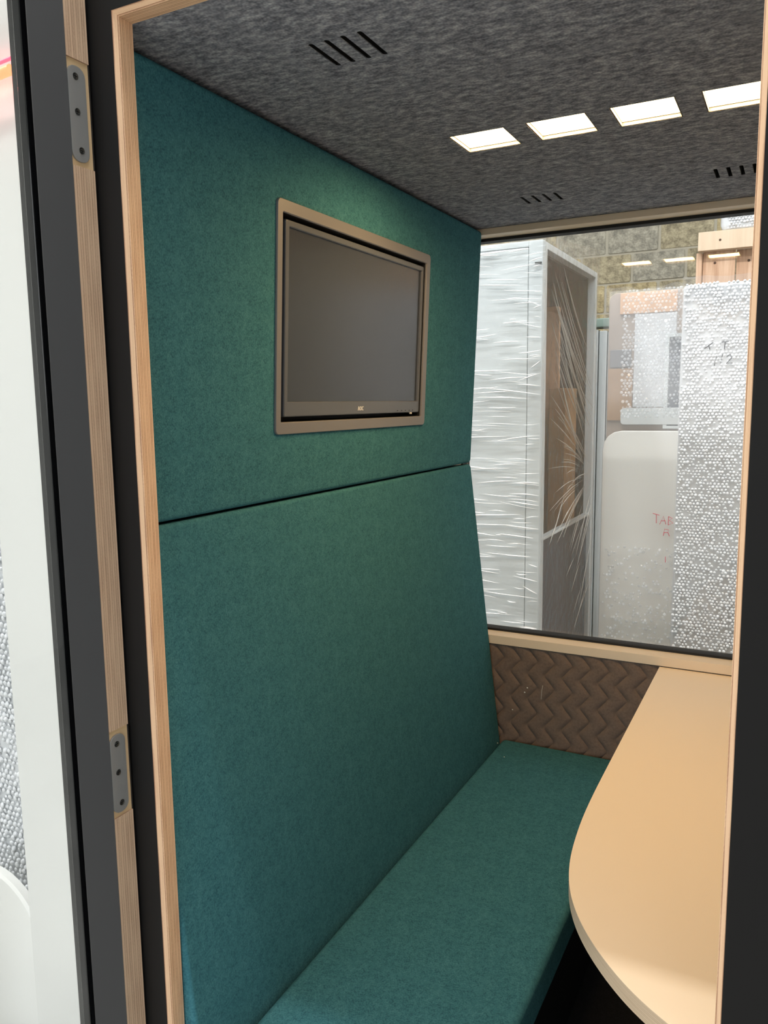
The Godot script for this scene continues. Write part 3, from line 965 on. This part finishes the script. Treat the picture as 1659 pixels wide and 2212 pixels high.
func build_wrapped_cabinet() -> void:
	var zf := -1.9
	var zr := -2.735
	var xr := 0.0042
	var xl := -1.15
	var yt := 2.018
	var c := thing("wrapped_cabinet", "tall white cabinet with an open side, wrapped in clear stretch film", "cabinet", Vector3(-0.55, -0.02, -2.3))
	var g := Geo.new()
	g.bbox(Vector3(-0.0455, -0.02, zf - 0.03), Vector3(xr, yt, zf), 0.002)
	part(c, "front_post", g, M.white)
	g = Geo.new()
	g.bbox(Vector3(xl, 0.02, zf - 0.028), Vector3(-0.0475, 1.9955, zf), 0.002)
	part(c, "door_panel", g, M.white)
	g = Geo.new()
	g.bbox(Vector3(xl, 1.9975, zf - 0.03), Vector3(-0.0455, yt, zf), 0.002)
	part(c, "front_rail", g, M.white)
	g = Geo.new()
	g.box(Vector3(xl, 0.02, zf - 0.04), Vector3(-0.02, yt - 0.02, zf - 0.031))
	part(c, "front_backing", g, M.groove, 0.0)
	# right side frame
	g = Geo.new()
	g.bbox(Vector3(xr - 0.035, -0.02, zf - 0.06), Vector3(xr, yt, zf - 0.0305), 0.002)
	part(c, "side_post", g, M.white)
	g = Geo.new()
	g.bbox(Vector3(xr - 0.035, -0.02, zr), Vector3(xr, yt, zr + 0.03), 0.002)
	part(c, "side_post", g, M.white)
	g = Geo.new()
	g.bbox(Vector3(xr - 0.035, yt - 0.024, zr + 0.03), Vector3(xr, yt, zf - 0.06), 0.002)
	part(c, "side_rail", g, M.white)
	g = Geo.new()
	g.bbox(Vector3(xr - 0.03, 0.955, zr + 0.03), Vector3(xr - 0.005, 0.966, zf - 0.06), 0.002)
	part(c, "side_rail", g, M.white)
	g = Geo.new()
	g.box(Vector3(xr - 0.03, 0.0, zr + 0.03), Vector3(xr - 0.018, 0.954, zf - 0.06))
	part(c, "lower_panel", g, M.slate, 0.0, "dark slate lower side panel")
	# body: floor, top, back, far side
	g = Geo.new()
	g.box(Vector3(xl, -0.02, zr), Vector3(xr - 0.036, 0.02, zf - 0.041))
	g.box(Vector3(xl, yt - 0.03, zr), Vector3(xr - 0.036, yt, zf - 0.041))
	g.box(Vector3(xl, 0.02, zr), Vector3(xr - 0.036, yt - 0.03, zr + 0.03))
	g.box(Vector3(xl, 0.02, zr + 0.03), Vector3(xl + 0.03, yt - 0.03, zf - 0.041))
	part(c, "carcass", g, M.dark_board, 0.0)
	# clip on the film
	g = Geo.new()
	g.bbox(Vector3(-0.022, 1.938, zf + 0.001), Vector3(0.002, 1.943, zf + 0.006), 0.001)
	part(c, "clip", g, M.groove)
	# board and boxes stored in it
	var rng := RandomNumberGenerator.new(); rng.seed = 14
	var b := thing("cardboard_sheet", "brown cardboard sheet leaning inside the wrapped cabinet", "cardboard", Vector3(-0.2, 0.02, -2.6))
	g = Geo.new()
	g.slab(Vector3(-0.62, 0.021, -2.64), Vector3(1, 0, 0), Vector3(0, 1, 0.02).normalized(), 0.0, 0.0, 0.5, 1.85, 0.0, 0.02, 0.002, 0.01, 2, true)
	part(b, "sheet", g, M.card_pink)
	b = thing("dark_board", "dark grey board standing inside the wrapped cabinet", "board", Vector3(-0.3, 0.02, -2.3))
	g = Geo.new()
	g.slab(Vector3(-0.50, 0.021, -2.25), Vector3(0.86, 0, -0.5).normalized(), Vector3.UP, 0.0, 0.0, 0.36, 1.45, 0.0, 0.025, 0.003, 0.02, 2, true)
	part(b, "sheet", g, M.slate)
	b = thing("cardboard_box", "open brown cardboard box inside the wrapped cabinet", "box", Vector3(-0.15, 0.975, -2.5))
	g = Geo.new()
	g.bbox(Vector3(-0.115, 0.021, -2.61), Vector3(-0.045, 1.52, -2.42), 0.004)
	part(b, "carton", g, M.card)
	# film on the front
	g = Geo.new()
	var sheet := []
	for r in 25:
		var row := PackedVector3Array()
		for k in 13:
			var u := k / 12.0
			row.append(Vector3(lerpf(xl - 0.01, xr + 0.012, u), lerpf(0.0, yt + 0.012, r / 24.0), zf + 0.007 + 0.003 * sin(r * 1.7 + u * 3.0)))
		sheet.append(row)
	for r in 24:
		for k in 12:
			g.quad(sheet[r][k], sheet[r][k + 1], sheet[r + 1][k + 1], sheet[r + 1][k])
	part(c, "stretch_film", g, M.film, 60.0, "clear crumpled stretch film over the white front")
	# film on the open side, with the loose bag above the rail
	g = Geo.new()
	sheet = []
	for r in 25:
		var row := PackedVector3Array()
		for k in 13:
			var u := k / 12.0
			var v := r / 24.0
			var top := yt + 0.012 + 0.085 * u
			row.append(Vector3(xr + 0.006 - 0.012 * sin(PI * u) * sin(PI * v) + 0.003 * sin(v * 31.0 + u * 9.0), lerpf(0.0, top, v), lerpf(zf + 0.006, zr - 0.006, u)))
		sheet.append(row)
	for r in 24:
		for k in 12:
			g.quad(sheet[r][k], sheet[r][k + 1], sheet[r + 1][k + 1], sheet[r + 1][k])
	part(c, "stretch_film", g, M.film_dark, 60.0, "clear stretch film over the open side")
	# creases on the front
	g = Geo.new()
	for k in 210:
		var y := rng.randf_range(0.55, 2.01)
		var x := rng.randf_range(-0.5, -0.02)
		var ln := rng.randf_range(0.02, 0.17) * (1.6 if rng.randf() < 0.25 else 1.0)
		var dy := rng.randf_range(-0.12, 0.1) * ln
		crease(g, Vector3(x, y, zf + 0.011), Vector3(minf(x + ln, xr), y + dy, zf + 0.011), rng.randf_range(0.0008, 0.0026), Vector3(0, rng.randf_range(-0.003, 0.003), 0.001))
	var cr := part(c, "film_creases", g, M.crease, 60.0, "creases in the stretch film with highlights painted white")
	cr.set_meta("kind", "stuff")
	# creases on the side: fans of folds
	g = Geo.new()
	for k in 26:
		var u := k / 25.0
		var z0 := rng.randf_range(-1.97, -2.15)
		var ya := lerpf(1.96, 1.62, u) + rng.randf_range(-0.03, 0.03)
		crease(g, Vector3(xr + 0.007, ya, z0), Vector3(xr + 0.007, ya - rng.randf_range(0.25, 0.5), rng.randf_range(-2.45, -2.70)), rng.randf_range(0.0012, 0.003), Vector3(0.0, -0.02, 0))
	for k in 34:
		var u := k / 33.0
		var yb := lerpf(1.45, 0.86, u) + rng.randf_range(-0.04, 0.04)
		var z0 := rng.randf_range(-1.98, -2.35)
		var kk := rng.randf_range(0.25, 0.8)
		var tip := Vector3(xr + 0.007, 1.16, -2.70)
		var a := Vector3(xr + 0.007, yb, z0)
		crease(g, a, a.lerp(tip, kk), rng.randf_range(0.001, 0.0026), Vector3(0, 0.01, 0))
	for k in 12:
		var ya := rng.randf_range(0.45, 1.0)
		var z0 := rng.randf_range(-1.98, -2.5)
		var ln := rng.randf_range(0.1, 0.35)
		crease(g, Vector3(xr + 0.007, ya, z0), Vector3(xr + 0.007, ya + ln * rng.randf_range(0.45, 1.0), maxf(z0 - ln, -2.7)), rng.randf_range(0.001, 0.0024), Vector3(0, 0.004, 0))
	cr = part(c, "film_creases", g, M.crease_thin, 60.0, "pale folds fanning over the open side")
	cr.set_meta("kind", "stuff")

# ---------------------------------------------------------------- bubble wrapped boards
func bubbles(parent: Node3D, called: String, o: Vector3, ax: Vector3, ay: Vector3, w: float, h: float, pitch: float, m: Material, seed_: int, skip := 0.05, amp := 0.004) -> void:
	var an := ax.cross(ay).normalized()
	var g := Geo.new()
	var r := pitch * 0.46
	g.lathe(Vector3.ZERO, Vector3(0, 0, 1), PackedVector2Array([Vector2(r, 0.0), Vector2(r * 0.93, r * 0.34), Vector2(r * 0.7, r * 0.58), Vector2(r * 0.36, r * 0.70), Vector2(0.0, r * 0.73)]), 9)
	var mm := MultiMesh.new()
	mm.transform_format = MultiMesh.TRANSFORM_3D
	mm.mesh = g.build(Vector3.ZERO, 80.0)
	var rng := RandomNumberGenerator.new(); rng.seed = seed_
	var tf := []
	var ny := int(h / (pitch * 0.87))
	var nx := int(w / pitch)
	for j in ny:
		for i in nx:
			if rng.randf() < skip:
				continue
			var px := (i + 0.5 + (0.5 if j % 2 == 1 else 0.0)) * pitch
			if px > w - r:
				continue
			px += rng.randf_range(-0.13, 0.13) * pitch
			var py := (j + 0.5 + rng.randf_range(-0.13, 0.13)) * pitch * 0.87
			var s := rng.randf_range(0.68, 1.08)
			var tilt := Basis(ax, rng.randf_range(-0.32, 0.32)) * Basis(ay, rng.randf_range(-0.32, 0.32)) * Basis(ax, ay, an).scaled(Vector3.ONE)
			tf.append(Transform3D(tilt.scaled_local(Vector3(s, s, s * rng.randf_range(0.5, 1.1))), o + ax * px + ay * py + an * (0.0015 + amp * (0.5 + 0.5 * sin(px * 23.0 + py * 7.0))) - base_of[parent]))
	mm.instance_count = tf.size()
	for i in tf.size():
		mm.set_instance_transform(i, tf[i])
	var n := MultiMeshInstance3D.new()
	n.name = called
	n.multimesh = mm
	n.material_override = m
	parent.add_child(n, true)
	n.set_meta("kind", "stuff")

func wavy_sheet(o: Vector3, ax: Vector3, ay: Vector3, w: float, h: float, lift: float, top_wave: float) -> Geo:
	var an := ax.cross(ay).normalized()
	var g := Geo.new()
	var nx := 14
	var ny := 40
	var rows := []
	for j in ny + 1:
		var row := PackedVector3Array()
		for i in nx + 1:
			var px := w * i / nx
			var py := h * j / ny
			if j == ny:
				py += top_wave * sin(px * 31.0) + top_wave * 0.6 * sin(px * 77.0 + 1.0)
			row.append(o + ax * px + ay * py + an * (lift + 0.004 * (0.5 + 0.5 * sin(px * 23.0 + py * 7.0))))
		rows.append(row)
	for j in ny:
		for i in nx:
			g.quad(rows[j][i], rows[j][i + 1], rows[j + 1][i + 1], rows[j + 1][i])
	return g

func strokes(parent: Node3D, called: String, o: Vector3, ax: Vector3, ay: Vector3, lines: Array, r: float, m: Material, label: String) -> void:
	var an := ax.cross(ay).normalized()
	for letter in lines:
		var g := Geo.new()
		for l in letter:
			var path := PackedVector3Array()
			for v in l:
				path.append(o + ax * v[0] + ay * v[1])
			g.tube(path, r, 6)
		part(parent, called, g, m, 60.0, label)

func build_wrapped_boards() -> void:
	# A: cardboard and white board under clear bubble wrap
	var z := -2.22
	var a := thing("wrapped_board", "stack of brown and white boards under clear bubble wrap with red writing", "board", Vector3(0.30, -0.02, z))
	var g := Geo.new()
	g.slab(Vector3(0, 0, z - 0.06), Vector3.RIGHT, Vector3(0, 1, 0), 0.158, -0.02, 0.50, 1.865, 0.0, 0.02, 0.003, 0.03, 2, true)
	part(a, "taupe_board", g, M.taupe_board)
	g = Geo.new()
	g.slab(Vector3(0, 0, z - 0.04), Vector3.RIGHT, Vector3.UP, 0.200, 1.785, 0.402, 1.862, 0.0, 0.008, 0.001, 0.002, 1)
	part(a, "cardboard_strip", g, M.card_pink)
	g = Geo.new()
	g.slab(Vector3(0, 0, z - 0.04), Vector3.RIGHT, Vector3.UP, 0.255, 1.44, 0.402, 1.783, 0.0, 0.006, 0.001, 0.002, 1)
	part(a, "grey_board", g, M.bubble_back)
	g = Geo.new()
	g.slab(Vector3(0, 0, z - 0.04), Vector3.RIGHT, Vector3.UP, 0.162, 1.39, 0.252, 1.585, 0.0, 0.010, 0.001, 0.002, 1)
	part(a, "cardboard_sheet", g, M.card)
	g = Geo.new()
	g.slab(Vector3(0, 0, z - 0.038), Vector3.RIGHT, Vector3.UP, 0.168, 1.59, 0.245, 1.655, 0.0, 0.010, 0.001, 0.002, 1)
	part(a, "white_label", g, M.taupe)
	g = Geo.new()
	g.slab_hole(Vector3(0, 0, z - 0.03), Vector3.RIGHT, Vector3.UP, 0.368, 1.36, 0.436, 1.705, 0.0, 0.012, 0.001, 0.002, Vector2(0.3815, 1.37), Vector2(0.4225, 1.692), 0.001)
	part(a, "white_frame", g, M.white)
	g = Geo.new()
	g.slab(Vector3(0, 0, z - 0.032), Vector3.RIGHT, Vector3.UP, 0.375, 1.362, 0.430, 1.70, 0.0, 0.003, 0.0005, 0.001, 1)
	part(a, "dark_panel", g, M.slate)
	g = Geo.new()
	g.slab(Vector3(0, 0, z - 0.028), Vector3.RIGHT, Vector3.UP, 0.215, 1.375, 0.43, 1.437, 0.0, 0.012, 0.002, 0.012, 2)
	part(a, "white_strip", g, M.white)
	g = Geo.new()
	g.slab(Vector3(0, 0, z - 0.026), Vector3.RIGHT, Vector3.UP, 0.152, -0.02, 0.52, 1.352, 0.0, 0.018, 0.004, 0.07, 3)
	part(a, "white_board", g, M.white_gloss, 38.0, "large white board with a rounded corner")
	g = wavy_sheet(Vector3(0.146, -0.02, z), Vector3.RIGHT, Vector3.UP, 0.30, 1.895, 0.0, 0.006)
	part(a, "bubble_sheet", g, M.bubble_sheet, 60.0)
	bubbles(a, "air_bubbles", Vector3(0.215, 1.40, z), Vector3.RIGHT, Vector3.UP, 0.22, 0.47, 0.0128, M.bubble_clear, 3, 0.25)
	bubbles(a, "air_bubbles", Vector3(0.165, 0.3, z), Vector3.RIGHT, Vector3.UP, 0.27, 0.62, 0.0128, M.bubble_clear, 4, 0.7)
	strokes(a, "letter", Vector3(0, 0, z + 0.0085), Vector3.RIGHT, Vector3.UP, [
		[[[0.348, 1.045], [0.372, 1.039]], [[0.361, 1.042], [0.362, 1.008]]],
		[[[0.374, 1.005], [0.386, 1.036], [0.396, 1.006]], [[0.378, 1.018], [0.394, 1.019]]],
		[[[0.404, 1.036], [0.404, 1.004]], [[0.404, 1.036], [0.418, 1.030], [0.407, 1.022], [0.421, 1.012], [0.404, 1.004]]],
		[[[0.388, 0.962], [0.390, 0.974], [0.392, 0.988], [0.406, 0.986], [0.404, 0.976], [0.390, 0.974]], [[0.404, 0.976], [0.410, 0.962]]],
		[[[0.398, 0.884], [0.399, 0.862]]]], 0.0012, M.ink_red, "red handwritten letter")
	# B: white bubble wrapped panel
	var zb := -2.15
	var b := thing("wrapped_door_leaf", "wide board in dense silvery white bubble wrap with black writing", "board", Vector3(0.58, -0.02, zb))
	g = Geo.new()
	g.slab(Vector3(0, 0, zb - 0.05), Vector3.RIGHT, Vector3.UP, 0.4335, -0.02, 0.95, 1.862, 0.0, 0.05, 0.012, 0.016, 3)
	part(b, "wrapped_core", g, M.bubble_back)
	g = wavy_sheet(Vector3(0.432, -0.02, zb - 0.004), Vector3.RIGHT, Vector3.UP, 0.52, 1.905, 0.005, 0.004)
	part(b, "bubble_sheet", g, M.bubble_sheet, 60.0)
	bubbles(b, "air_bubbles", Vector3(0.436, 0.4, zb + 0.0015), Vector3.RIGHT, Vector3.UP, 0.51, 1.465, 0.0122, M.bubble_white, 6, 0.16)
	strokes(b, "letter", Vector3(0, 0, zb + 0.0135), Vector3.RIGHT, Vector3.UP, [
		[[[0.512, 1.640], [0.526, 1.650], [0.540, 1.660]], [[0.526, 1.650], [0.530, 1.636]]],
		[[[0.566, 1.660], [0.590, 1.661]], [[0.578, 1.660], [0.576, 1.635]]],
		[[[0.546, 1.580], [0.552, 1.613], [0.566, 1.588], [0.571, 1.618]]],
		[[[0.584, 1.610], [0.596, 1.617], [0.600, 1.605], [0.584, 1.586], [0.604, 1.588]]]], 0.0017, M.ink_black, "black handwritten letter")
	# slim white bundle with a grey green lid between them
	var s := thing("white_bundle", "slim white bundle with a grey green lid behind the wrapped board", "bundle", Vector3(0.0, -0.02, -2.95))
	for k in 3:
		g = Geo.new()
		g.bbox(Vector3(-0.06 + 0.04 * k, -0.02, -3.0 + 0.004 * k), Vector3(-0.024 + 0.04 * k, 1.79 - 0.006 * k, -2.9), 0.004)
		part(s, "white_board", g, M.white)
	g = Geo.new()
	g.bbox(Vector3(-0.075, 1.80, -3.01), Vector3(0.075, 1.84, -2.89), 0.006)
	part(s, "lid", g, M.green_lid)

func build_crate() -> void:
	var z := -3.4
	var c := thing("wooden_crate", "pale pine crate of upright planks behind the bubble wrap", "crate", Vector3(0.8, -0.02, z - 0.1))
	var g := Geo.new()
	g.bbox(Vector3(0.338, 2.178, z - 0.03), Vector3(1.3, 2.266, z + 0.022), 0.003)
	part(c, "top_rail", g, M.pine_pale)
	var x := 0.358
	var k := 0
	while x < 1.25:
		var w := 0.150 if k % 2 == 0 else 0.12
		g = Geo.new()
		g.bbox(Vector3(x, -0.02, z - 0.055 - (0.012 if k % 2 == 1 else 0.0)), Vector3(x + w - 0.004, 2.18, z - 0.031 - (0.012 if k % 2 == 1 else 0.0)), 0.002)
		var pl := part(c, "plank", g, M.pine)
		for y in [2.125, 1.6, 1.0]:
			g = Geo.new()
			var zz := z - 0.031 - (0.012 if k % 2 == 1 else 0.0)
			g.lathe(Vector3(x + 0.055, y, zz - 0.001), Vector3(0, 0, 1), PackedVector2Array([Vector2(0.007, 0.0), Vector2(0.006, 0.0022), Vector2(0.002, 0.0026)]), 10)
			part(pl, "knot", g, M.knot)
		x += w
		k += 1
	g = Geo.new()
	g.bbox(Vector3(0.328, -0.02, z - 0.08), Vector3(0.356, 2.176, z - 0.02), 0.003)
	part(c, "corner_post", g, M.pine)
	g = Geo.new()
	g.lathe(Vector3(0.437, 2.222, z + 0.0215), Vector3(0, 0, 1), PackedVector2Array([Vector2(0.006, 0.0), Vector2(0.005, 0.002), Vector2(0.002, 0.0024)]), 10)
	part(c, "knot", g, M.knot)
	# bubble wrapped roll lying on the crate
	var r := thing("bubble_wrap_roll", "silvery bubble wrapped bundle lying on the pine crate", "roll", Vector3(0.8, 2.27, z - 0.1))
	g = Geo.new()
	g.bbox(Vector3(0.43, 2.268, z - 0.2), Vector3(1.2, 2.52, z - 0.02), 0.03)
	part(r, "bundle", g, M.bubble_back)
	bubbles(r, "air_bubbles", Vector3(0.46, 2.275, z - 0.021), Vector3.RIGHT, Vector3.UP, 0.5, 0.22, 0.014, M.bubble_white, 11)

# ---------------------------------------------------------------- seen through the open door's glass
func build_beside_door() -> void:
	var p := thing("white_board", "tall glossy white board standing behind the open glass door", "board", Vector3(-0.33, -0.02, -0.11))
	var g := Geo.new()
	g.slab(Vector3(0, 0, -0.13), Vector3.RIGHT, Vector3.UP, -0.504, -0.02, -0.17, 2.45, 0.0, 0.02, 0.002, 0.004, 2, true)
	part(p, "panel", g, M.white_gloss)
	var n := thing("neon_light", "short red neon tube glowing in front of the white board", "light", Vector3(-0.41, 2.008, -0.085))
	g = Geo.new()
	g.tube(PackedVector3Array([Vector3(-0.47, 2.004, -0.088), Vector3(-0.42, 2.008, -0.088), Vector3(-0.352, 2.012, -0.088)]), 0.0085, 10)
	var em := mat(Color(1.0, 0.4, 0.3), 0.4)
	em.emission_enabled = true
	em.emission = Color(1.0, 0.68, 0.42)
	em.emission_energy_multiplier = 1.1
	part(n, "neon_tube", g, em, 60.0, "glowing red orange tube")
	g = Geo.new()
	g.tube(PackedVector3Array([Vector3(-0.47, 2.022, -0.090), Vector3(-0.42, 2.026, -0.090), Vector3(-0.352, 2.030, -0.090)]), 0.003, 8)
	var em2 := mat(Color(1.0, 0.3, 0.4), 0.4)
	em2.emission_enabled = true
	em2.emission = Color(1.0, 0.36, 0.5)
	em2.emission_energy_multiplier = 1.0
	part(n, "neon_tube", g, em2, 60.0, "thin pink glowing tube")
	for x in [-0.455]:
		g = Geo.new()
		g.bbox(Vector3(x - 0.004, 2.0, -0.1095), Vector3(x + 0.004, 2.014, -0.094), 0.001)
		part(n, "bracket", g, M.white)
	var l := OmniLight3D.new()
	l.name = "glow"
	l.light_color = Color(1.0, 0.18, 0.2)
	l.light_energy = 0.0024
	l.light_size = 0.01
	l.shadow_enabled = true
	n.add_child(l)
	l.position = Vector3(-0.41, 2.008, -0.088) - base_of[n]
	var d := thing("round_tabletop", "white round tabletop leaning behind the tall white board", "tabletop", Vector3(-0.79, -0.02, -0.2))
	g = Geo.new()
	var ax := Vector3(0, 0.12, 1).normalized()
	g.lathe(Vector3(-0.80, 0.197, -0.225), ax, PackedVector2Array([Vector2(0.21, 0.0), Vector2(0.215, 0.004), Vector2(0.215, 0.022), Vector2(0.209, 0.027), Vector2(0.0, 0.028)]), 64)
	part(d, "disc", g, M.white_gloss)
	var b := thing("wrapped_sheet", "bubble wrapped sheet standing behind the white round tabletop", "sheet", Vector3(-1.1, -0.02, -0.4))
	g = Geo.new()
	g.slab(Vector3(0, 0, -0.42), Vector3.RIGHT, Vector3.UP, -1.5, -0.02, -0.62, 1.75, 0.0, 0.03, 0.006, 0.01, 2)
	part(b, "wrapped_core", g, M.bubble_back)
	bubbles(b, "air_bubbles", Vector3(-1.49, 0.0, -0.39), Vector3.RIGHT, Vector3.UP, 0.86, 1.72, 0.016, M.bubble_white, 8)
